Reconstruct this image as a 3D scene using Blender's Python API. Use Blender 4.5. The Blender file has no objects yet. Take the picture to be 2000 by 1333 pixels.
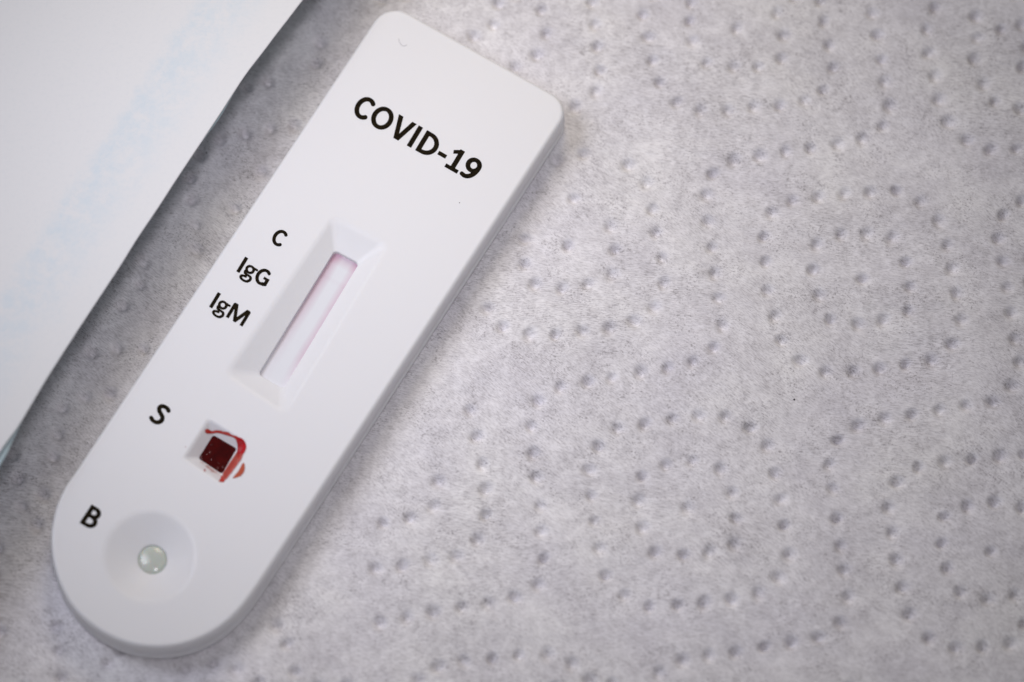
import bpy, bmesh, math, random
import numpy as np
from mathutils import Vector, geometry
from mathutils.bvhtree import BVHTree

random.seed(7); rng = np.random.default_rng(7)
S = bpy.context.scene
COL = S.collection
MM = 0.001                                   # everything below is laid out in millimetres

# ------------------------------------------------------------------ camera
TILT = math.radians(22.0); DIST = 400.0; SPAN = 97.0     # mm; SPAN = width seen at the middle of the picture
cam_d = bpy.data.cameras.new('camera'); cam = bpy.data.objects.new('camera', cam_d); COL.objects.link(cam)
S.camera = cam
cam_d.sensor_width = 36.0; cam_d.lens = 36.0*DIST/SPAN
cam.location = (0, -DIST*math.sin(TILT)*MM, DIST*math.cos(TILT)*MM)
cam.rotation_euler = (TILT, 0, 0)
cam_d.clip_start = 0.01; cam_d.clip_end = 50
cam_d.dof.use_dof = True; cam_d.dof.focus_distance = (DIST+1.0)*MM; cam_d.dof.aperture_fstop = 15.0
cam_d.dof.aperture_blades = 8

# ------------------------------------------------------------------ world, lamps, exposure
W = bpy.data.worlds.new('World'); S.world = W; W.use_nodes = True
W.node_tree.nodes['Background'].inputs[0].default_value = (0.985, 0.965, 1.0, 1)
W.node_tree.nodes['Background'].inputs[1].default_value = 0.20

def area(name, loc, aim, size, sizey, power, col):
    d = bpy.data.lights.new(name, 'AREA'); d.shape = 'RECTANGLE'; d.size = size; d.size_y = sizey
    d.energy = power; d.color = col
    o = bpy.data.objects.new(name, d); COL.objects.link(o)
    o.location = loc
    o.rotation_euler = (Vector(aim)-Vector(loc)).to_track_quat('-Z', 'Y').to_euler()
    return o
def spot(name, loc, aim, power, col, cone, radius, blend=1.0):
    d = bpy.data.lights.new(name, 'SPOT'); d.energy = power; d.color = col
    d.spot_size = math.radians(cone); d.spot_blend = blend; d.shadow_soft_size = radius
    o = bpy.data.objects.new(name, d); COL.objects.link(o); o.location = loc
    o.rotation_euler = (Vector(aim)-Vector(loc)).to_track_quat('-Z', 'Y').to_euler()
    return o
spot('cool_key_spot', (-0.095, 0.030, 0.128), (-0.002, 0.007, 0), 0.52, (0.84, 0.865, 1.0), 59.0, 0.040)  # added spot for the cool light from the left; close falloff dims corners
spot('warm_lamp', (0.0, 0.122, 0.125), (-0.002, 0.006, 0), 0.32, (1.0, 0.85, 0.60), 56.0, 0.036)
spot('fill_spot', (0.025, -0.08, 0.46), (-0.010, 0.010, 0), 3.9, (0.97, 0.94, 1.0), 13.8, 0.05)  # added unseen fill from overhead; its narrow cone also imitates lens corner darkening
S.view_settings.view_transform = 'Standard'; S.view_settings.look = 'None'
S.view_settings.exposure = 0.0; S.view_settings.gamma = 1.0

# ------------------------------------------------------------------ pixel -> place (photograph is 2000 x 1333)
_c = np.array([0, -DIST*math.sin(TILT), DIST*math.cos(TILT)])
_ct, _st = math.cos(TILT), math.sin(TILT)
def ray(px, py):
    px = np.asarray(px, float); py = np.asarray(py, float)
    k = SPAN/2000.0/DIST
    x = (px-1000)*k; y = -(py-666.5)*k
    return np.stack([x, y*_ct+_st, y*_st-_ct], -1)
def at(px, py, z=0.0):
    d = ray(px, py)
    t = (np.asarray(z, float)-_c[2])/d[..., 2]
    return _c + d*t[..., None]

# ------------------------------------------------------------------ helpers
def mesh_obj(name, verts, faces, mat, parent=None, smooth=True):
    me = bpy.data.meshes.new(name)
    v = np.asarray(verts, float)*MM
    me.from_pydata(v.tolist(), [], [list(map(int, f)) for f in faces])
    me.validate(); me.update()
    if smooth: me.shade_smooth()
    me.materials.append(mat)
    o = bpy.data.objects.new(name, me); COL.objects.link(o)
    if parent: o.parent = parent
    return o
def tag(o, label=None, cat=None, group=None, kind=None):
    if label: o['label'] = label
    if cat: o['category'] = cat
    if group: o['group'] = group
    if kind: o['kind'] = kind
    return o
def weld(o, d=0.004):
    bm = bmesh.new(); bm.from_mesh(o.data)
    bmesh.ops.remove_doubles(bm, verts=bm.verts, dist=d*MM)
    bmesh.ops.recalc_face_normals(bm, faces=bm.faces)
    bm.to_mesh(o.data); bm.free(); o.data.update()
def weighted(o):
    m = o.modifiers.new('weighted', 'WEIGHTED_NORMAL'); m.keep_sharp = True; m.weight = 100
def resample(P, step, closed=True):
    P = np.asarray(P, float)
    if closed: P = np.vstack([P, P[:1]])
    s = np.r_[0, np.cumsum(np.linalg.norm(np.diff(P, axis=0), axis=1))]
    n = max(3, int(round(s[-1]/step)))
    t = np.linspace(0, s[-1], n, endpoint=not closed)
    return np.stack([np.interp(t, s, P[:, i]) for i in range(P.shape[1])], 1)
def catmull(P, n=12):
    P = np.asarray(P, float); P = np.vstack([2*P[0]-P[1], P, 2*P[-1]-P[-2]])
    out = []
    for i in range(1, len(P)-2):
        for t in np.linspace(0, 1, n, endpoint=False):
            a, b, c, d = P[i-1], P[i], P[i+1], P[i+2]
            out.append(.5*(2*b+(c-a)*t+(2*a-5*b+4*c-d)*t*t+(3*b-a-3*c+d)*t**3))
    out.append(P[-2]); return np.array(out)
def corner(p0, p, p1, r, n=9):
    p0, p, p1 = map(lambda q: np.asarray(q, float), (p0, p, p1))
    a = (p0-p)/np.linalg.norm(p0-p); b = (p1-p)/np.linalg.norm(p1-p)
    ang = math.acos(np.clip(a@b, -1, 1)); L = r/math.tan(ang/2)
    A, B = p+a*L, p+b*L
    c = p+(a+b)/np.linalg.norm(a+b)*(r/math.sin(ang/2))
    va, vb = A-c, B-c; om = math.acos(np.clip(va@vb/(r*r), -1, 1))
    return [c+(math.sin((1-t)*om)*va+math.sin(t*om)*vb)/math.sin(om) for t in np.linspace(0, 1, n)]
def round_poly(P, r, n=9):
    P = [np.asarray(p, float)[:2] for p in P]; N = len(P); out = []
    for i in range(N): out += corner(P[i-1], P[i], P[(i+1) % N], r[i] if hasattr(r, '__len__') else r, n)
    return np.array(out)
def inside(P, x, y):
    P = np.asarray(P); x = np.asarray(x); y = np.asarray(y); r = np.zeros(x.shape, bool)
    j = len(P)-1
    for i in range(len(P)):
        xi, yi = P[i][:2]; xj, yj = P[j][:2]
        c = ((yi > y) != (yj > y)) & (x < (xj-xi)*(y-yi)/(yj-yi+1e-30)+xi)
        r ^= c; j = i
    return r
def normals2(P):                                  # outward normals of a closed loop, either winding
    d = np.roll(P, -1, 0)-np.roll(P, 1, 0); n = np.stack([d[:, 1], -d[:, 0]], 1)
    n /= np.linalg.norm(n, axis=1)[:, None]+1e-12
    A = .5*np.sum(P[:, 0]*np.roll(P[:, 1], -1)-np.roll(P[:, 0], -1)*P[:, 1])
    return n if A > 0 else -n
class Build:
    def __init__(s): s.v = []; s.f = []; s.n = 0
    def add(s, V, F):
        s.v.append(np.asarray(V, float)); s.f += [[i+s.n for i in f] for f in F]; s.n += len(V)
    def strip(s, loops):                         # closed loops of equal length, 3-D
        n = len(loops[0]); V = np.vstack(loops); F = []
        for k in range(len(loops)-1):
            for i in range(n):
                j = (i+1) % n; F.append([k*n+i, k*n+j, (k+1)*n+j, (k+1)*n+i])
        s.add(V, F)
    def cdt(s, outer, holes, z, extra=None):
        pts = [Vector(p[:2]) for p in outer]; E = [(i, (i+1) % len(outer)) for i in range(len(outer))]
        for h in holes:
            b = len(pts); pts += [Vector(p[:2]) for p in h]; E += [(b+i, b+(i+1) % len(h)) for i in range(len(h))]
        if extra is not None: pts += [Vector(p) for p in extra]
        r = geometry.delaunay_2d_cdt(pts, E, [], 0, 1e-6)
        V = np.array([[q.x, q.y, z] for q in r[0]]); F = [list(f) for f in r[2]]
        c = np.array([V[f, :2].mean(0) for f in F])
        keep = inside(outer, c[:, 0], c[:, 1])
        for h in holes: keep &= ~inside(h, c[:, 0], c[:, 1])
        s.add(V, [f for f, k in zip(F, keep) if k])
    def make(s, name, mat, parent=None): return mesh_obj(name, np.vstack(s.v), s.f, mat, parent)

# ------------------------------------------------------------------ materials
def new_mat(name):
    m = bpy.data.materials.new(name); m.use_nodes = True
    nt = m.node_tree; return m, nt, nt.nodes['Principled BSDF']
def N(nt, t, **kw):
    n = nt.nodes.new(t)
    for k, v in kw.items():
        if k.startswith('i_'):
            key = k[2:]; key = int(key) if key.isdigit() else key.replace('_', ' ')
            n.inputs[key].default_value = v
        else: setattr(n, k, v)
    return n
def ramp(nt, src, stops):
    r = nt.nodes.new('ShaderNodeValToRGB'); e = r.color_ramp.elements
    while len(e) < len(stops): e.new(.5)
    for x, (p, c) in zip(e, stops):
        x.position = p; x.color = (c, c, c, 1) if not hasattr(c, '__len__') else (*c, 1)
    nt.links.new(src, r.inputs[0]); return r.outputs[0]
def mapped(nt, scale, rot=0.0, coord='Object'):
    tc = N(nt, 'ShaderNodeTexCoord'); mp = N(nt, 'ShaderNodeMapping', vector_type='TEXTURE'); scale = tuple(1/x for x in scale)
    mp.inputs['Rotation'].default_value = (0, 0, rot); mp.inputs['Scale'].default_value = scale
    nt.links.new(tc.outputs[coord], mp.inputs[0]); return mp.outputs[0]
def noise(nt, vec, scale, detail=3, rough=.5, dist=0.0):
    n = N(nt, 'ShaderNodeTexNoise'); n.inputs['Scale'].default_value = scale
    n.inputs['Detail'].default_value = detail; n.inputs['Roughness'].default_value = rough
    n.inputs['Distortion'].default_value = dist
    nt.links.new(vec, n.inputs['Vector']); return n.outputs['Fac']
def mth(nt, op, a, b=None, clamp=False):
    n = N(nt, 'ShaderNodeMath', operation=op, use_clamp=clamp)
    for i, x in enumerate((a, b)):
        if x is None: continue
        if isinstance(x, (int, float)): n.inputs[i].default_value = x
        else: nt.links.new(x, n.inputs[i])
    return n.outputs[0]
def mixc(nt, fac, a, b):
    n = N(nt, 'ShaderNodeMix', data_type='RGBA')
    for sock, x in ((n.inputs[0], fac), (n.inputs[6], a), (n.inputs[7], b)):
        if isinstance(x, (int, float)): sock.default_value = x
        elif isinstance(x, tuple): sock.default_value = (*x, 1)
        else: nt.links.new(x, sock)
    return n.outputs[2]
def bump(nt, h, strength, dist):
    b = N(nt, 'ShaderNodeBump'); b.inputs['Strength'].default_value = strength; b.inputs['Distance'].default_value = dist
    nt.links.new(h, b.inputs['Height']); return b.outputs[0]

def plastic():
    m, nt, p = new_mat('white_plastic')
    v = mapped(nt, (1, 1, 1))
    n1 = noise(nt, v, 9000, 2)
    n2 = noise(nt, v, 60, 3)
    nt.links.new(mixc(nt, n2, (0.77, 0.77, 0.80), (0.80, 0.80, 0.815)), p.inputs['Base Color'])
    p.inputs['Roughness'].default_value = .42; p.inputs['Specular IOR Level'].default_value = .35
    p.inputs['Subsurface Weight'].default_value = .25; p.inputs['Subsurface Radius'].default_value = (1, .9, .8)
    p.inputs['Subsurface Scale'].default_value = .0004
    nt.links.new(bump(nt, n1, .12, .00002), p.inputs['Normal'])
    return m
def towel_mat():
    m, nt, p = new_mat('embossed_tissue')
    # fibre streaks: two directions, blended by a broad noise
    A = noise(nt, mapped(nt, (1, 5.5, 1), math.radians(-10)), 1700, 4, .65, .25)
    B = noise(nt, mapped(nt, (1, 5.5, 1), math.radians(-38)), 1900, 4, .65, .25)
    base = mapped(nt, (1, 1, 1))
    sel = ramp(nt, noise(nt, base, 60, 2), [(.40, 0.0), (.60, 1.0)])
    st = mixc(nt, sel, A, B)
    broad = noise(nt, base, 180, 5, .6)
    mid = noise(nt, base, 900, 4, .6)
    speck = ramp(nt, noise(nt, base, 4800, 3, .6), [(.53, 0.0), (.66, 1.0)])
    where = ramp(nt, noise(nt, base, 330, 4, .65), [(.42, 0.0), (.62, 1.0)])
    thin = ramp(nt, mid, [(.35, 0.0), (.72, 1.0)])
    f = mth(nt, 'ADD', mth(nt, 'MULTIPLY', ramp(nt, st, [(.44, 0.0), (.68, 1.0)]), .62), mth(nt, 'MULTIPLY', thin, .30))
    f = mth(nt, 'ADD', f, mth(nt, 'MULTIPLY', mth(nt, 'MULTIPLY', speck, where), .58))
    f = mth(nt, 'ADD', f, mth(nt, 'MULTIPLY', mth(nt, 'SUBTRACT', broad, .5), .75), clamp=True)
    tint = mixc(nt, noise(nt, base, 90, 3), (0.88, 0.87, 0.845), (0.85, 0.825, 0.91))
    c = mixc(nt, f, tint, (0.36, 0.34, 0.355))
    nt.links.new(c, p.inputs['Base Color'])
    p.inputs['Roughness'].default_value = .95; p.inputs['Specular IOR Level'].default_value = .1
    hgt = mth(nt, 'ADD', mth(nt, 'MULTIPLY', st, .6), mth(nt, 'MULTIPLY', mid, .6))
    nt.links.new(bump(nt, hgt, .55, .00016), p.inputs['Normal'])
    return m
def sheet_mat():
    m, nt, p = new_mat('printed_white_paper')
    uv = N(nt, 'ShaderNodeUVMap'); sp = N(nt, 'ShaderNodeSeparateXYZ'); nt.links.new(uv.outputs[0], sp.inputs[0])
    u = sp.outputs[0]                                     # mm from the free edge
    base = mapped(nt, (1, 1, 1))
    wob = mth(nt, 'MULTIPLY', mth(nt, 'SUBTRACT', noise(nt, base, 420, 4, .6), .5), 2.6)
    uu = mth(nt, 'DIVIDE', mth(nt, 'ADD', u, wob), 20.0)
    band = ramp(nt, uu, [(.10, 0.0), (.26, .75), (.40, 1.0), (.47, 0.0)])
    mot = ramp(nt, noise(nt, base, 650, 5, .7), [(.36, .1), (.62, 1.0)])
    fac = mth(nt, 'MULTIPLY', band, mot)
    c = mixc(nt, fac, (0.75, 0.753, 0.765), (0.655, 0.715, 0.765))
    fine = noise(nt, base, 2600, 3, .6)
    c = mixc(nt, mth(nt, 'MULTIPLY', ramp(nt, fine, [(.5, 0.0), (.75, 1.0)]), .12), c, (0.55, 0.6, 0.65))
    nt.links.new(c, p.inputs['Base Color']); p.inputs['Roughness'].default_value = .8
    p.inputs['Specular IOR Level'].default_value = .2
    nt.links.new(bump(nt, noise(nt, base, 900, 4, .6), .25, .0001), p.inputs['Normal'])
    return m
def simple(name, col, rough=.5, spec=.5, coat=0.0, nscale=None, col2=None):
    m, nt, p = new_mat(name)
    if nscale:
        nt.links.new(mixc(nt, ramp(nt, noise(nt, mapped(nt, (1, 1, 1)), nscale, 4, .6), [(.35, 0.0), (.7, 1.0)]), col, col2), p.inputs['Base Color'])
    else: p.inputs['Base Color'].default_value = (*col, 1)
    p.inputs['Roughness'].default_value = rough; p.inputs['Specular IOR Level'].default_value = spec
    p.inputs['Coat Weight'].default_value = coat; p.inputs['Coat Roughness'].default_value = .05
    return m
def smear_mat(name, col, col2, lo, hi, nscale):
    m, nt, p = new_mat(name)
    v = mapped(nt, (1, 1, 1)); n = noise(nt, v, nscale, 4, .6)
    nt.links.new(mixc(nt, n, col, col2), p.inputs['Base Color'])
    at_ = N(nt, 'ShaderNodeAttribute', attribute_name='film')
    f = mth(nt, 'ADD', at_.outputs['Fac'], mth(nt, 'MULTIPLY', mth(nt, 'SUBTRACT', n, .5), 1.1))
    nt.links.new(mth(nt, 'MULTIPLY', ramp(nt, f, [(.05, 0.0), (.55, lo), (1.0, hi)]), 1.0), p.inputs['Alpha'])
    p.inputs['Roughness'].default_value = .13
    return m
def membrane_mat():
    m, nt, p = new_mat('stained_shaded_membrane')
    uv = N(nt, 'ShaderNodeUVMap'); sp = N(nt, 'ShaderNodeSeparateXYZ'); nt.links.new(uv.outputs[0], sp.inputs[0])
    u, v = sp.outputs[0], sp.outputs[1]                   # u 0..1 across, v 0..1 from the top end down
    base = mapped(nt, (1, 1, 1)); n = noise(nt, base, 350, 3, .5)
    uw = mth(nt, 'ADD', u, mth(nt, 'MULTIPLY', mth(nt, 'SUBTRACT', n, .5), .10))
    left = ramp(nt, uw, [(.0, 1.0), (.12, .8), (.42, 0.0)])
    left = mth(nt, 'MULTIPLY', left, ramp(nt, v, [(.05, 1.0), (.55, .55), (.9, .12)]))
    right = mth(nt, 'MULTIPLY', ramp(nt, uw, [(.72, 0.0), (.95, .8)]), ramp(nt, v, [(.0, .6), (.5, .75), (.75, .7), (.98, .1)]))
    top = mth(nt, 'MULTIPLY', ramp(nt, v, [(.0, 1.0), (.09, 0.0)]), .75)  # mauve top end and greyed left stain also paint the slot's shade
    ln = mth(nt, 'MULTIPLY', ramp(nt, v, [(.165, 0.0), (.19, 1.0), (.215, 0.0)]), .06)
    f = mth(nt, 'ADD', mth(nt, 'ADD', left, right), mth(nt, 'ADD', top, ln), clamp=True)
    nt.links.new(mixc(nt, f, (0.72, 0.73, 0.77), (0.52, 0.33, 0.42)), p.inputs['Base Color'])
    p.inputs['Roughness'].default_value = .7
    return m

M_PL = plastic(); M_TW = towel_mat(); M_SH = sheet_mat(); M_MB = membrane_mat()
M_INK = simple('black_print', (0.004, 0.003, 0.002), .7, .04, 0, 5200, (0.022, 0.015, 0.006))
M_BL = simple('wet_blood', (0.036, 0.0008, 0.001), .10, .18, .10, 1500, (0.065, 0.0015, 0.0015))
M_BUB = simple('blood_bubble', (0.075, 0.003, 0.003), .08, .6)
M_SM1 = smear_mat('red_smear', (0.56, 0.006, 0.014), (0.34, 0.006, 0.010), .85, 1.0, 1400)
M_SM2 = smear_mat('thin_red_smear', (0.60, 0.05, 0.03), (0.40, 0.015, 0.012), .62, .97, 2000)
M_SM4 = smear_mat('translucent_red_film', (0.60, 0.13, 0.09), (0.44, 0.02, 0.015), .50, .88, 2300)
M_SM3 = smear_mat('orange_smear', (0.56, 0.14, 0.075), (0.42, 0.06, 0.03), .70, .97, 1500)
M_PAD = simple('white_absorbent_pad', (0.68, 0.70, 0.68), .8, .2)
M_SEAM = simple('seam_shade', (0.5, 0.5, 0.52), .6)
M_TEAL = simple('pale_teal_paper', (0.50, 0.63, 0.68), .8, .2, 0, 500, (0.58, 0.69, 0.73))
M_TABLE = simple('grey_table', (0.30, 0.29, 0.28), .5, .4, 0, 30, (0.36, 0.34, 0.33))
M_DUST = simple('dark_lint', (0.05, 0.04, 0.05), .9, .2)
M_LINT2 = simple('grey_fibre', (0.42, 0.41, 0.43), .8, .2)

def drop_mat():
    m, nt, p = new_mat('wet_buffer')
    nt.links.new(mixc(nt, noise(nt, mapped(nt, (1, 1, 1)), 1200, 3), (0.50, 0.54, 0.48), (0.58, 0.61, 0.57)), p.inputs['Base Color'])
    p.inputs['Roughness'].default_value = .16; p.inputs['Coat Weight'].default_value = .0; p.inputs['Coat Roughness'].default_value = .02
    p.inputs['Subsurface Weight'].default_value = .3; p.inputs['Subsurface Scale'].default_value = .0006
    return m
M_DROP = drop_mat()

# ------------------------------------------------------------------ table and paper towel
def table():
    b = bmesh.new(); bmesh.ops.create_cube(b, size=1)
    for v in b.verts: v.co = Vector((v.co.x*1.2, v.co.y*0.8, v.co.z*0.025-0.0145))
    bmesh.ops.bevel(b, geom=b.edges[:], offset=.004, segments=3, affect='EDGES')
    me = bpy.data.meshes.new('table_top'); b.to_mesh(me); b.free(); me.materials.append(M_TABLE)
    o = bpy.data.objects.new('table_top', me); COL.objects.link(o); tag(o, kind='structure')
table()

DOTS = []
def dots(ox, oy, sc, L): DOTS.extend([(ox+x/sc, oy+y/sc) for x, y in L])
dots(900, 400, 2.667, [(990,15),(770,105),(1010,140),(1280,80),(1570,160),(550,205),(795,225),(1040,270),(1300,215),(1580,290),(325,170),(325,300),(380,405),(520,430),(655,405),(780,355),(1050,400),(1315,350),(1000,530),(1335,480),(895,600),(765,635),(625,650),(485,670),(350,670),(210,630),(1355,625),(1310,740),(1200,815),(1070,845),(930,865),(780,895),(655,915),(510,945),(395,1015),(360,1145),(370,1285),(40,1065),(75,1200),(810,1160),(710,1250),(950,1135),(1095,1110),(1230,1095),(1370,1100),(1500,1155),(1590,1250),(130,535),(1590,440)])
dots(700, 900, 3.078, [(735,10),(470,115),(755,160),(1060,90),(1380,45),(1695,85),(1840,15),(1390,200),(1675,230),(1085,260),(755,315),(445,265),(300,335),(140,365),(705,465),(580,570),(425,590),(255,625),(95,640),(1090,415),(1410,355),(1700,395),(1440,520),(1775,545),(1105,580),(1070,740),(930,815),(770,850),(610,875),(440,905),(280,935),(120,970),(1475,680),(1590,800),(1740,870),(625,1195),(795,1180),(955,1160),(1130,1155),(1275,1215),(470,1230),(350,1310),(1380,1310),(1800,1275)])
dots(1400, 0, 2.9617, [(340,70),(105,160),(380,200),(90,385),(230,385),(365,335),(610,120),(640,260),(665,385),(605,515),(500,580),(355,605),(205,615),(55,635),(890,75),(920,195),(945,340),(965,470),(990,605),(950,720),(835,795),(690,825),(535,850),(390,870),(240,895),(90,920),(1250,40),(1205,165),(1215,300),(1255,435),(1275,570),(1330,700),(1440,805),(1575,860),(1725,855),(1490,90),(1635,165),(1500,215),(1480,335),(1535,480),(1600,585),(1745,625),(1760,380),(1755,140),(430,1155),(580,1130),(730,1115),(880,1105),(1030,1095),(1170,1160),(310,1225),(1275,1270),(1650,1235),(1755,1155),(590,0)])
dots(1400, 400, 2.9617, [(310,45),(260,190),(270,330),(300,490),(330,640),(570,225),(710,165),(860,165),(1005,185),(1085,325),(835,425),(550,370),(585,515),(650,655),(810,680),(955,660),(1110,470),(1100,610),(1275,85),(1325,225),(1355,360),(1380,505),(1405,660),(1355,800),(1235,890),(1085,910),(935,935),(780,955),(620,960),(475,895),(365,780),(1620,185),(1650,320),(1670,470),(1695,615),(1720,770),(1745,905),(1700,1045),(1590,1135),(1435,1155),(1280,1180),(1120,1205),(965,1230),(810,1270),(180,1280),(40,1220),(20,690),(15,560),(1650,40)])
dots(1400, 850, 2.76, [(645,20),(270,70),(600,150),(305,200),(10,180),(75,305),(95,445),(85,590),(335,340),(355,480),(380,640),(325,765),(215,855),(70,885),(620,280),(640,440),(660,590),(680,720),(700,865),(660,1005),(540,1085),(395,1115),(250,1135),(95,1165),(965,245),(920,380),(940,515),(960,665),(995,815),(1030,960),(1135,1085),(1280,1140),(1425,1135),(1575,1120),(1080,165),(1225,135),(1370,120),(1520,105),(1650,100),(1220,430),(1345,375),(1490,355),(1640,385),(1205,575),(1235,710),(1305,840),(1455,880),(1600,855),(1470,620)])
dots(900, 0, 3.333, [(235,15),(205,155),(75,225),(545,215),(485,350),(345,430),(865,155),(880,300),(1175,90),(1210,240),(1240,390),(1285,530),(1395,660),(1550,715),(1725,710),(1590,405),(1765,430),(1500,265),(1780,175),(895,455),(870,590),(735,690),(790,990),(1080,1060),(1200,1180),(1590,1260),(1630,1120),(1765,1040),(610,1030),(725,1280),(1490,10),(845,10),(515,60),(1480,130)])
dots(0, 0, 2.667, [(1390,420),(1270,690),(1140,720),(1035,800),(985,920),(990,1035),(1355,895),(1220,1080),(1010,1170),(1400,665),(1525,650),(1280,445),(1660,215),(1640,330),(1015,1295)])
dots(0, 500, 2.665, [(740,25),(720,140),(630,250),(740,480),(470,500),(600,475),(565,715),(315,785),(435,730),(290,920),(270,1035),(60,1020),(85,1145),(105,1290),(215,1230)])
dots(60, 940, 3.393, [(30,275),(160,940),(170,1110),(500,1190),(190,1290),(580,1110),(1010,1230),(1200,1190),(1740,1260),(1620,950),(1690,1070),(1350,1240)])
DOTS += [(1332, 1082), (1382, 1078), (1350, 898), (1340, 990), (1320, 1180), (1372, 1177), (1330, 1288), (1382, 1278)]
D2 = []
for d in DOTS:
    if all((d[0]-e[0])**2+(d[1]-e[1])**2 > 20**2 for e in D2): D2.append(d)
PITS = at([d[0]+3 for d in D2], [d[1]+4 for d in D2], -0.1)[:, :2]

def smooth_noise(nx, ny, cells, seed):             # cheap value noise on a grid, bicubic-ish
    r = np.random.default_rng(seed); g = r.standard_normal((cells+3, cells+3))
    def ax(n):
        t = np.linspace(0, cells-.001, n); i = t.astype(int); f = t-i; f = f*f*(3-2*f); return i, f
    iy, fy = ax(ny); ix, fx = ax(nx)
    a = g[iy][:, ix]*(1-fx)+g[iy][:, ix+1]*fx; b = g[iy+1][:, ix]*(1-fx)+g[iy+1][:, ix+1]*fx
    return a*(1-fy[:, None])+b*fy[:, None]
X0, X1, Y0, Y1, ST = -60.0, 62.0, -46.0, 50.0, 0.16
def towel():
    nx = int((X1-X0)/ST)+1; ny = int((Y1-Y0)/ST)+1
    xs = np.linspace(X0, X1, nx); ys = np.linspace(Y0, Y1, ny)
    Z = np.zeros((ny, nx))
    pits = [tuple(p) for p in PITS]
    # the emboss goes on past the picture's edge
    fr = at([0, 2000, 2000, 0], [0, 0, 1333, 1333], 0)[:, :2]
    for j in range(60):
        for i in range(60):
            x = X0+2.7*i+rng.normal(0, .15)+1.3*math.sin(j*.8); y = Y0+2.5*j+rng.normal(0, .15)+.9*math.sin(i*.7)
            if (i*2+j) % 5 < 2: continue
            if x > X1 or y > Y1: continue
            if not inside(fr, np.array([x]), np.array([y]))[0] and min((x-a)**2+(y-b)**2 for a, b in pits) > 4: pits.append((x, y))
    for (px, py) in pits:
        R = 2.2
        i0, i1 = max(0, int((px-R-X0)/ST)), min(nx, int((px+R-X0)/ST)+2)
        j0, j1 = max(0, int((py-R-Y0)/ST)), min(ny, int((py+R-Y0)/ST)+2)
        if i1 <= i0 or j1 <= j0: continue
        gx, gy = np.meshgrid(xs[i0:i1]-px, ys[j0:j1]-py)
        a = rng.uniform(0, 3.14); e = rng.uniform(.88, 1.12); s = rng.uniform(.32, .41)
        u = (gx*math.cos(a)+gy*math.sin(a))*e; v = (-gx*math.sin(a)+gy*math.cos(a))/e
        r2 = (u*u+v*v)/s**2
        dep = rng.uniform(.50, .80)
        Z[j0:j1, i0:i1] += -dep*np.exp(-.5*r2**1.25) - .10*np.exp(-r2/9.0)+.02*np.exp(-((np.sqrt(r2)-2.4)**2)/.6)
    Z += .16*smooth_noise(nx, ny, 9, 1)+.07*smooth_noise(nx, ny, 26, 2)+.022*smooth_noise(nx, ny, 90, 3)+.010*smooth_noise(nx, ny, 260, 4)
    Z += .006*rng.standard_normal(Z.shape)
    # pressed flat under the cassette
    gx, gy = np.meshgrid(xs, ys)
    ins = inside(OUTL, gx, gy)
    Z = np.where(ins, np.minimum(Z, -.05), Z)
    V = np.stack([gx, gy, Z], -1).reshape(-1, 3)*MM
    me = bpy.data.meshes.new('paper_towel')
    idx = np.arange(nx*ny).reshape(ny, nx)
    q = np.stack([idx[:-1, :-1], idx[:-1, 1:], idx[1:, 1:], idx[1:, :-1]], -1).reshape(-1, 4)
    me.vertices.add(len(V)); me.vertices.foreach_set('co', V.ravel())
    me.loops.add(q.size); me.loops.foreach_set('vertex_index', q.ravel().astype(np.int32))
    me.polygons.add(len(q)); me.polygons.foreach_set('loop_start', np.arange(0, q.size, 4, dtype=np.int32))
    me.update(calc_edges=True); me.shade_smooth(); me.materials.append(M_TW)
    o = bpy.data.objects.new('paper_towel', me); COL.objects.link(o)
    tag(o, 'white embossed paper towel with rows of small dimples lying under the test cassette', 'paper towel')

# ------------------------------------------------------------------ cassette outline and recesses
H = 3.6                                       # top face above the towel
DEPB = 1.40
DEP = 1.05                                    # depth of the sloped recesses
TL, TR, KL = (757, 5), (1116, 206), (146, 926)
tail_px = [(600, 997), (556, 1063), (514, 1127), (478.5, 1178), (443, 1215), (399, 1243.6), (346, 1261), (296, 1264), (248.6, 1256.5), (201.5, 1236), (158, 1203), (131, 1168), (112, 1126), (102, 1081), (101, 1037), (112, 985), (130, 948)]
def P2(p, z): q = at([p[0]], [p[1]], z)[0]; return q[:2]
tail = catmull([P2(p, H-.12) for p in tail_px], 10)
for _ in range(25): tail[1:-1] = .25*tail[:-2]+.5*tail[1:-1]+.25*tail[2:]
tl, tr, kl, re = P2(TL, H-.12), P2(TR, H-.12), P2(KL, H-.12), P2((600, 997), H-.12)
seq = corner(kl, tl, tr, 2.3, 16)+corner(tl, tr, re, 2.2, 16)+[re]+list(tail[1:])+corner(tail[-1], kl, tl, .8, 5)
OUTL = resample(np.array(seq), .30)
NRM = normals2(OUTL)
for _ in range(2): NRM = .25*np.roll(NRM, 1, 0)+.5*NRM+.25*np.roll(NRM, -1, 0)
def oloop(off, z): return np.c_[OUTL+NRM*off, np.full(len(OUTL), z)]

def quad_px(P, z): return [P2(p, z) for p in P]
win_o = round_poly(quad_px([(650, 423), (757, 479), (556, 808), (441, 731)], H), .85, 10)
win_i = round_poly(quad_px([(654, 488), (702, 514), (553, 761), (503.5, 732)], H-DEP), .42, 10)
sq_o = round_poly(quad_px([(407, 818), (483, 865), (435.5, 947), (358, 895)], H), .30, 10)
sq_i = round_poly(quad_px([(416.5, 850), (462, 877), (433.6, 926.5), (388, 896)], H-DEP), .22, 10)
th = np.linspace(0, 2*np.pi, 72, endpoint=False)
rd_o = np.array([P2((292.5+89*math.cos(t), 1087+89*math.sin(t)), H) for t in th])
rd_i = np.array([P2((298+28.5*math.cos(t), 1093.5+28.5*math.sin(t)), H-DEPB) for t in th])

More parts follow.
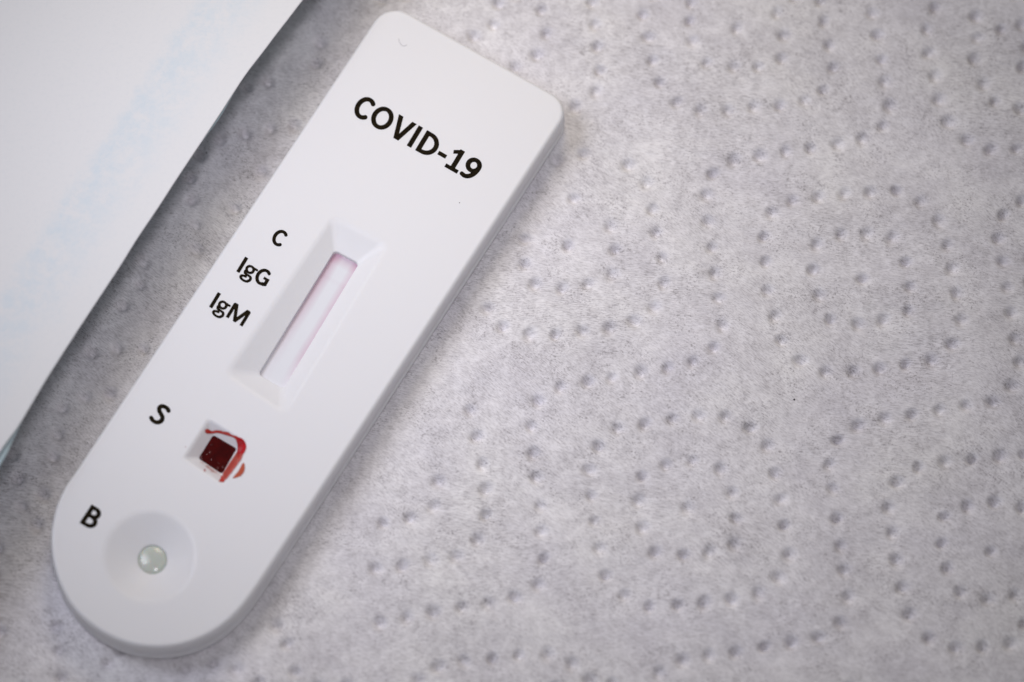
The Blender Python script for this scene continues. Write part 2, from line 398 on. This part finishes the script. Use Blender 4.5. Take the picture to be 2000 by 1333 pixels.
cas = bpy.data.objects.new('test_cassette', None); COL.objects.link(cas); cas.empty_display_size = .01
tag(cas, 'white plastic rapid test cassette with black lettering lying diagonally on the paper towel', 'test cassette')

# upper shell -------------------------------------------------------
B = Build()
R = .42
fil = [(-R*(1-math.sin(a)) + .0, H-R*(1-math.cos(a))) for a in np.linspace(0, math.pi/2, 8)]
loops = [oloop(o+.10, z) for o, z in fil]
SEAM = 1.5
loops += [oloop(.13, H-.9), oloop(.19, SEAM+.09), oloop(.16, SEAM+.05), oloop(-.25, SEAM+.05)]
B.strip(loops)
def recess(o, i, fr, DEP=DEP):
    """sloped wall from loop o (top face) to loop i, rounded at the rim, then a straight lip"""
    Ls = []
    for t in np.r_[np.linspace(-fr, fr, 9), np.linspace(fr, .93, 6)[1:], .97, 1.0]:
        tt = max(t, -fr)
        P = o*(1-tt)+i*tt
        drop = (tt+fr)**2/(4*fr) if tt < fr else tt
        Ls.append(np.c_[P, np.full(len(P), H-DEP*drop)])
    for k, (dz, g) in enumerate([(.03, .996), (.09, .992), (.9, .985)]):
        c = i.mean(0); Ls.append(np.c_[c+(i-c)*g, np.full(len(i), H-DEP-dz)])
    return Ls
rec = [recess(win_o, win_i, .17), recess(sq_o, sq_i, .22), recess(rd_o, rd_i, .12, DEPB)]
for L in rec: B.strip(L)
B.cdt(loops[0][:, :2], [L[0][:, :2] for L in rec], H)
shell = B.make('upper_shell', M_PL, cas); weld(shell, .002); weighted(shell)
bm = bmesh.new(); bm.from_mesh(shell.data); bmesh.ops.triangulate(bm, faces=bm.faces[:]); BVH = BVHTree.FromBMesh(bm); bm.free()
# lower shell -------------------------------------------------------
B = Build()
L2 = [oloop(-.25, SEAM-.04), oloop(.15, SEAM-.04), oloop(.19, SEAM-.08), oloop(.19, SEAM-.7), oloop(.15, .4), oloop(-.02, .2), oloop(-.2, .06)]
B.strip(L2); B.cdt(L2[-1][:, :2], [], .06)
B.cdt(L2[0][:, :2], [], SEAM-.04)
low = B.make('lower_shell', M_PL, cas); weld(low, .002); weighted(low)

# membrane in the window -------------------------------------------------
zc = H-DEP-.45
def grid_patch(name, corners, z, nu, nv, mat, parent):
    c = [np.array(P2(p, z)) for p in corners]; V = []; F = []; UV = []
    for j in range(nv+1):
        for i in range(nu+1):
            u, v = i/nu*1.24-.12, j/nv*1.06-.03
            V.append([*(c[0]*(1-u)*(1-v)+c[1]*u*(1-v)+c[2]*u*v+c[3]*(1-u)*v), z]); UV.append((u, v))
    for j in range(nv):
        for i in range(nu): a = j*(nu+1)+i; F.append([a, a+nu+1, a+nu+2, a+1])
    o = mesh_obj(name, V, F, mat, parent)
    l = o.data.uv_layers.new(name='UVMap')
    for p in o.data.polygons:
        for li in p.loop_indices: l.data[li].uv = UV[o.data.loops[li].vertex_index]
    return o
wi_px = [(654, 488), (702, 514), (553, 761), (503.5, 732)]
mem = grid_patch('test_strip', [(x, y+2) for x, y in wi_px], zc, 10, 40, M_MB, cas)
sm = mem.modifiers.new('thickness', 'SOLIDIFY'); sm.thickness = .12*MM; sm.offset = -1
# pads under the two wells
def pad(loop, z, thick, name, grow=1.25):
    c = loop.mean(0); P = c+(loop-c)*grow; B = Build()
    B.strip([np.c_[P, np.full(len(P), z)], np.c_[P, np.full(len(P), z-thick)]]); B.cdt(P, [], z); B.cdt(P, [], z-thick)
    o = B.make(name, M_PAD, cas); weld(o, .002); return o
pad(sq_i, H-DEP-.75, .15, 'sample_pad'); pad(rd_i, H-DEPB-.75, .15, 'buffer_pad')

# ------------------------------------------------------------------ lettering (own letter shapes from thick pen strokes)
def arc(cx, cy, rx, ry, a0, a1, n=28):
    t = np.radians(np.linspace(a0, a1, n)); return list(zip(cx+rx*np.cos(t), cy+ry*np.sin(t)))
# stroke = (points, half width at start, half width at end) ; in thousandths of an em, cap height 644
VW, HW = 68, 58
G = {}
G['C'] = (529, [('ell', arc(312, 322, 212, 272, 52, 308))])
G['O'] = (676, [('ell', arc(338, 322, 236, 272, 0, 360, 48))])
G['V'] = (573, [('pol', [(8, 644), (140, 644), (288, 150), (436, 644), (565, 644), (362, 0), (212, 0)])])
G['I'] = (267, [('pol', [(70, 0), (70, 644), (197, 644), (197, 0)])])
G['D'] = (630, [('pol', [(71, 0), (71, 644), (197, 644), (197, 0)]), ('ell', [(134, 590), (240, 590)]+arc(240, 322, 284, 268, 90, -90)+[(134, 54)])])
G['-'] = (306, [('pol', [(32, 205), (32, 308), (274, 308), (274, 205)])])
G['1'] = (507, [('pol', [(218, 20), (218, 640), (345, 640), (345, 20)]), ('pol', [(75, 0), (75, 98), (465, 98), (465, 0)]), ('pol', [(62, 530), (95, 440), (240, 520), (345, 640), (250, 640)])])
G['9'] = (507, [('ell', arc(248, 432, 160, 158, 0, 360, 40)), ('ell', [(408, 432)]+arc(150, 420, 258, 368, 0, -75, 24)+[(165, 52), (80, 70)])])
G['g'] = (474, [('ell5', arc(215, 318, 138, 126, 0, 360, 36)), ('ell5', [(300, 428), (455, 428)]), ('ell5', [(120, 232), (88, 170), (115, 112), (180, 92)]), ('ell5', [(180, 92), (330, 84)]+arc(325, -15, 92, 99, 90, -60, 14)+arc(215, -82, 170, 84, -25, -270, 28))])
G['G'] = (637, [('ell', arc(318, 322, 222, 272, 55, 290)), ('ell', arc(318, 322, 222, 272, 290, 302, 4)+[(450, 75), (530, 110)]), ('pol', [(456, 85), (456, 352), (578, 352), (578, 85)]), ('pol', [(352, 262), (352, 354), (560, 354), (560, 262)])])
G['M'] = (874, [('pol', [(71, 0), (71, 600), (115, 644), (190, 644), (190, 0)]), ('pol', [(684, 0), (684, 644), (760, 644), (803, 600), (803, 0)]), ('pol', [(110, 644), (240, 644), (440, 180), (490, 0), (385, 0)]), ('pol', [(765, 644), (635, 644), (436, 180), (385, 0), (490, 0)])])
G['S'] = (473, [('ell', catmull([(400, 545), (330, 586), (235, 590), (148, 555), (120, 480), (160, 408), (250, 350), (340, 290), (372, 200), (335, 110), (250, 58), (150, 56), (62, 98)], 8).tolist())])
G['B'] = (561, [('pol', [(71, 0), (71, 644), (195, 644), (195, 0)]), ('ell', [(130, 592), (255, 592)]+arc(260, 465, 148, 127, 90, -90, 18)+[(130, 340)]), ('ell', [(130, 340), (275, 340)]+arc(280, 196, 175, 144, 90, -90, 18)+[(130, 52)])])
def seg_d(x, y, pts, closed=False):
    d = np.full(x.shape, 1e9)
    P = list(pts)+([pts[0]] if closed else [])
    for (x0, y0), (x1, y1) in zip(P[:-1], P[1:]):
        dx, dy = x1-x0, y1-y0; L = dx*dx+dy*dy+1e-9
        t = np.clip(((x-x0)*dx+(y-y0)*dy)/L, 0, 1)
        # flat horizontals a little thinner than the uprights
        ang = abs(dy)/math.sqrt(L); w = HW+(VW-HW)*ang
        d = np.minimum(d, np.hypot(x-x0-t*dx, y-y0-t*dy)-w)
    return d
def glyph(ch):
    adv, parts = G[ch]; st = 11
    xs = np.arange(-60, adv+80, st); ys = np.arange(-280, 760, st); x, y = np.meshgrid(xs, ys)
    d = np.full(x.shape, 1e9)
    for kind, pts in parts:
        if kind == 'pol':
            e = seg_d(x, y, pts, True)+0.0
            raw = np.full(x.shape, 1e9); P = list(pts)+[pts[0]]
            for (x0, y0), (x1, y1) in zip(P[:-1], P[1:]):
                dx, dy = x1-x0, y1-y0; t = np.clip(((x-x0)*dx+(y-y0)*dy)/(dx*dx+dy*dy), 0, 1)
                raw = np.minimum(raw, np.hypot(x-x0-t*dx, y-y0-t*dy))
            e = np.where(inside(pts, x, y), -raw, raw)-6
        else:
            e = seg_d(x, y, pts)+(14 if kind == 'ell5' else 0)
        d = np.minimum(d, e)
    # marching squares into triangles
    V = {}; F = []
    def vid(p):
        k = (round(p[0], 3), round(p[1], 3))
        return V.setdefault(k, len(V))
    for j in range(len(ys)-1):
        for i in range(len(xs)-1):
            q = [(xs[i], ys[j], d[j, i]), (xs[i+1], ys[j], d[j, i+1]), (xs[i+1], ys[j+1], d[j+1, i+1]), (xs[i], ys[j+1], d[j+1, i])]
            if all(p[2] > 0 for p in q): continue
            poly = []
            for k in range(4):
                a, b = q[k], q[(k+1) % 4]
                if a[2] <= 0: poly.append(a[:2])
                if (a[2] <= 0) != (b[2] <= 0):
                    t = a[2]/(a[2]-b[2]); poly.append((a[0]+t*(b[0]-a[0]), a[1]+t*(b[1]-a[1])))
            ids = []
            for p in poly:
                v = vid(p)
                if v not in ids: ids.append(v)
            if len(ids) >= 3: F.append(ids)
    return adv, np.array(list(V.keys())), F
GC = {c: glyph(c) for c in G}
def word(text, org, cap, slope, up, label):
    em = cap/644.0
    a = np.array([1, slope])/math.hypot(1, slope); b = np.array(up)/np.hypot(*up)
    B = Build(); x = 0
    for ch in text:
        adv, V, F = GC[ch]
        px = org[0]+(a[0]*(V[:, 0]+x)+b[0]*V[:, 1])*em; py = org[1]+(a[1]*(V[:, 0]+x)+b[1]*V[:, 1])*em
        B.add(at(px, py, H+.012), F); x += adv
    o = B.make('printed_word', M_INK, cas); o['label'] = label
    m = o.modifiers.new('ink', 'SOLIDIFY'); m.thickness = .010*MM; m.offset = -1
    return o
UP = (.52, -.854)
def place(text, ref_px, ref_gl, cap, slope, label, up=UP):
    """ref_gl: point in the first glyph's em space that sits on the photograph's ref_px"""
    em = cap/644.0; a = np.array([1, slope])/math.hypot(1, slope); b = np.array(up)/np.hypot(*up)
    org = np.array(ref_px)-(a*ref_gl[0]+b*ref_gl[1])*em
    word(text, org, cap, slope, up, label)
place('COVID-19', (773.2, 272.0), (529+676+287, 0), 45.0, .566, 'black printed heading COVID-19', (.517, -.856))
place('C', (546, 465), (290, 322), 33.0, .575, 'black printed letter C beside the top of the result window')
place('IgG', (464.6, 531.7), (133, 0), 33.0, .585, 'black printed letters IgG beside the result window')
place('IgM', (411.3, 601), (133, 0), 33.0, .60, 'black printed letters IgM beside the result window, lowest of three')
place('S', (312.5, 809.8), (236, 322), 42.0, .60, 'black printed letter S beside the blood filled well')
place('B', (155.8, 1021.5), (71, 0), 42.5, .60, 'black printed letter B beside the round buffer well', (.55, -.835))

# ------------------------------------------------------------------ blood, smears, buffer
blood = bpy.data.objects.new('blood_sample', None); COL.objects.link(blood); blood.empty_display_size = .002
tag(blood, 'dark red blood filling the square sample well and smeared on its rim', 'blood')
zb = H-DEP-.005
B = Build(); c = sq_i.mean(0)
Ls = []
for g in (1.0, .93, .82, .6, .35, .12):
    P = c+(sq_i-c)*g*1.01
    dz = .02*(max(0, (g-.6)/.4))**2
    Ls.append(np.c_[P, zb+dz+.012*np.sin(P[:, 0]*3.1)*np.cos(P[:, 1]*2.7)])
B.strip(Ls); B.add(Ls[-1], [list(range(len(Ls[-1])))])
bot = c+(sq_i-c)*.96
B.strip([Ls[0], np.c_[bot, np.full(len(bot), H-DEP-.7)]])
pool = B.make('blood_pool', M_BL, blood); weld(pool, .002)
def dome(name, px, r, z, mat, parent, k=.8, n=14, flat=0.0):
    cx, cy = P2(px, z); V = [[cx, cy, z+r*k]]; F = []
    rings = 6
    for j in range(1, rings+1):
        a = j/rings*math.pi/2
        for i in range(n):
            t = 2*math.pi*i/n; V.append([cx+r*math.sin(a)*math.cos(t), cy+r*math.sin(a)*math.sin(t), z+r*k*math.cos(a)])
    for i in range(n): F.append([0, 1+i, 1+(i+1) % n])
    for j in range(rings-1):
        for i in range(n):
            a = 1+j*n+i; b = 1+j*n+(i+1) % n; F.append([a, a+n, b+n, b])
    return mesh_obj(name, V, F, mat, parent)
def rz(zx, zy): return (240+zx/5.553, 760+zy/5.553)
for zx, zy, r in [(945, 690, .17), (962, 768, .12), (852, 742, .15), (1030, 862, .14), (1086, 852, .15), (962, 606, .07), (912, 712, .10), (1040, 815, .07)]:
    dome('bubble', rz(zx, zy), r, zb-.02, M_BUB, blood)
def film(name, poly, mat, label, step=.6, edge=3.0, thick=.035):
    poly = catmull([rz(*p) for p in poly]+[rz(*poly[0])], 6)[:-1]
    x0, y0 = poly.min(0); x1, y1 = poly.max(0)
    gx, gy = np.meshgrid(np.arange(x0, x1, step), np.arange(y0, y1, step)); gx = gx.ravel(); gy = gy.ravel()
    k = inside(poly, gx, gy); pts = np.c_[gx[k], gy[k]]
    ed = resample(poly, step)
    dist = np.array([np.min(np.hypot(ed[:, 0]-p[0], ed[:, 1]-p[1])) for p in pts])
    pts = pts[dist > step*.6]; dist = dist[dist > step*.6]
    allp = np.vstack([ed, pts]); dd = np.r_[np.zeros(len(ed)), dist]
    r = geometry.delaunay_2d_cdt([Vector(p) for p in allp], [(i, (i+1) % len(ed)) for i in range(len(ed))], [], 0, 1e-7)
    V2 = np.array([[v.x, v.y] for v in r[0]]); org = [o[0] if o else 0 for o in r[3]]
    V = []; A = []
    O = Vector(_c*MM)
    for p, oi in zip(V2, org):
        d = Vector(ray(p[0], p[1])); d.normalize()
        hit, nrm, _, _ = BVH.ray_cast(O, d)
        if hit is None or hit.z < (H-DEP-.12)*MM: hit, nrm = Vector(at(p[0], p[1], H-DEP+.02)*MM), Vector((0, 0, 1))
        if nrm.dot(d) > 0: nrm = -nrm
        e = min(1, dd[oi]/edge); A.append(e)
        V.append(np.array(hit)/MM+np.array(nrm)*(.008+thick*math.sqrt(e)))
    V = np.array(V); F = [list(f) for f in r[2]]
    cen = np.array([V2[f].mean(0) for f in F]); ok = inside(poly, cen[:, 0], cen[:, 1])
    span = np.array([max(np.linalg.norm(V[f[0]]-V[f[1]]), np.linalg.norm(V[f[1]]-V[f[2]])) for f in F])
    F = [f for f, q, s in zip(F, ok, span) if q and s < .25]
    o = mesh_obj(name, V, F, mat, blood); o['label'] = label
    at_ = o.data.attributes.new('film', 'FLOAT', 'POINT'); at_.data.foreach_set('value', np.array(A, np.float32))
    return o
film('smear', [(885, 440), (920, 430), (965, 452), (1020, 442), (1090, 455), (1150, 468), (1185, 495), (1240, 510), (1265, 545), (1235, 560), (1200, 530), (1150, 515), (1090, 497), (1030, 482), (965, 490), (910, 488), (885, 470)], M_SM2, 'thin brownish red smear along the upper wall of the well', edge=1.9)
film('smear', [(1235, 515), (1290, 530), (1325, 570), (1345, 620), (1330, 680), (1290, 730), (1245, 770), (1232, 720), (1240, 650), (1238, 600), (1225, 550)], M_SM1, 'bright red smear on the right corner of the well', edge=2.6)
film('smear', [(1235, 680), (1310, 690), (1300, 755), (1250, 830), (1195, 905), (1150, 965), (1100, 1010), (1065, 975), (1080, 915), (1125, 840), (1185, 750)], M_SM4, 'thin red film on the right wall of the well', edge=3.4)
film('smear', [(1305, 790), (1325, 820), (1325, 880), (1300, 930), (1250, 965), (1190, 975), (1200, 945), (1250, 885), (1280, 830)], M_SM3, 'orange brown spot on the flat top beside the well', edge=2.4)
film('smear', [(1060, 940), (1085, 950), (1105, 990), (1095, 1015), (1060, 1015), (1035, 1000), (1055, 975)], M_SM2, 'small dried red mark at the bottom corner of the well', edge=1.2)
film('smear', [(830, 775), (870, 795), (960, 855), (1060, 925), (1050, 950), (960, 905), (880, 835), (835, 800)], M_SM3, 'faint orange stain along the lower wall of the well', edge=9.0, thick=.01)
film('smear', [(875, 865), (895, 865), (902, 890), (885, 905), (872, 888)], M_SM2, 'tiny dried red dot on the lower wall', edge=3.5, thick=.01)
film('smear', [(665, 615), (688, 615), (690, 638), (668, 640)], M_SM2, 'tiny pinkish dot on the flat top left of the well', edge=4.5, thick=.01)

# buffer: a wet drop standing in the round hole
B = Build(); c = rd_i.mean(0); zd = H-DEPB-.05
Ls = []
for g in (.99, .965, .92, .85, .72, .5, .25, .08):
    P = c+(rd_i-c)*g; Ls.append(np.c_[P, np.full(len(P), zd-.12+.34*math.sqrt(max(0, 1-(g/.995)**2)))])
B.strip(Ls); B.add(Ls[-1], [list(range(len(Ls[-1])))])
B.strip([Ls[0], np.c_[c+(rd_i-c)*.95, np.full(len(rd_i), H-DEPB-.72)]])
drop = B.make('buffer_drop', M_DROP); weld(drop, .002)
tag(drop, 'pale greenish wet drop of buffer in the hole of the round well', 'liquid drop')
for px, r in [((305.5, 1076.5), .11), ((313, 1086), .12), ((310.5, 1090), .08), ((275.5, 1092), .10), ((279, 1085), .06), ((306, 1110), .06)]:
    dome('bubble', px, r, zd+.05, M_DROP, drop)

# ------------------------------------------------------------------ paper towel, loose sheets on the left
towel()
edge_px = [(760, -250), (690, -140), (640, -58), (592, 0), (566, 34), (540.5, 66.6), (517, 98), (483, 142), (459.5, 177), (434, 217), (418, 241), (387, 287.5), (344, 352), (310, 404.6), (267.5, 467.6), (235, 520), (195, 580.7), (150, 649), (94, 736), (66, 783), (37.5, 831), (18, 858), (0, 883), (-60, 975), (-160, 1130), (-260, 1290)]
def sheet(name, epx, ze, mat, label, cat, width, drop_w, low):
    e = np.array([P2(p, ze) for p in epx]); e = resample(catmull(e, 8), .8, closed=False)
    d = (e[-1]-e[0])/np.linalg.norm(e[-1]-e[0]); n = np.array([d[1], -d[0]])
    if n[0] > 0: n = -n
    cols = np.r_[0, .15, np.linspace(.6, 30, 40), np.linspace(32, width, 30)]
    V = []; UV = []; ne = len(e)
    chord = e[0]+np.outer((e-e[0])@d, d)
    rr = np.random.default_rng(3); ph = rr.uniform(0, 6, 6)
    for j, s in enumerate(cols):
        w = math.exp(-s/4.0)
        base = e*w+chord*(1-w)
        P = base+n*s
        t = min(1, s/drop_w); zz = low+(ze-low)*(1-t*t*(3-2*t))
        al = (e-e[0])@d
        und = (.10*np.sin(al*.11+ph[0]+s*.05)+.05*np.sin(al*.23+ph[1]-s*.09)+.03*np.sin(s*.35+ph[2]+al*.07))*(1-math.exp(-s/6.0))
        V.append(np.c_[P, zz+und]); UV += [(s, k) for k in al]
    V = np.vstack(V); F = []
    for j in range(len(cols)-1):
        for i in range(ne-1):
            a = j*ne+i; F.append([a, a+1, a+ne+1, a+ne])
    o = mesh_obj(name, V, F, mat); l = o.data.uv_layers.new(name='UVMap')
    uvs = np.array([UV[lp.vertex_index] for lp in o.data.loops], np.float32); l.data.foreach_set('uv', uvs.ravel())
    m = o.modifiers.new('thickness', 'SOLIDIFY'); m.thickness = .11*MM; m.offset = -1 if False else 0
    tag(o, label, cat); return o
ZE = 10.0
sheet('paper_sheet', edge_px, ZE, M_SH, 'white paper sheet with a faint blue mottled band, its raised edge left of the cassette', 'paper', 95, 75, 1.6)
def shift(p):
    x, y = p
    k = -5.0
    if 150 < y < 310: k = -5+8.0*math.sin((y-150)/160*math.pi)**.7
    if y > 800: k = -5+min(22, (y-800)*.22)
    return (x+.83*k, y+.55*k)
sheet('paper_sheet', [shift(p) for p in edge_px], ZE-.5, M_TEAL, 'pale teal paper sheet showing as a thin sliver under the white sheet', 'paper', 95, 75, 1.0)

# ------------------------------------------------------------------ lint
def fibre(name, px, z, r, mat, label):
    P = np.array([[*P2(p, z), z] for p in px]); P = catmull(P, 6); V = []; F = []; k = 6
    for i, p in enumerate(P):
        d = P[min(i+1, len(P)-1)]-P[max(i-1, 0)]; d /= np.linalg.norm(d); n = np.array([-d[1], d[0], 0])
        for j in range(k):
            a = 2*math.pi*j/k; V.append(p+r*(n*math.cos(a)+np.array([0, 0, 1])*math.sin(a)))
    for i in range(len(P)-1):
        for j in range(k): F.append([i*k+j, i*k+(j+1) % k, (i+1)*k+(j+1) % k, (i+1)*k+j])
    o = mesh_obj(name, V, F, mat); tag(o, label, 'lint'); return o
fibre('lint_fibre', [(779, 76), (780, 82), (784, 88), (789, 90.5), (795, 88)], H+.02, .018, M_LINT2, 'tiny curved grey fibre on the white plastic near the cassette top end')
o = dome('lint_speck', (1551, 781), .12, .02, M_DUST, None, .6, 8); tag(o, 'tiny black speck on the dimpled towel right of the cassette', 'lint')
o = dome('lint_speck', (897.5, 396.5), .05, H, M_DUST, None, .6, 8); tag(o, 'tiny dark speck on the white plastic below the heading', 'lint')
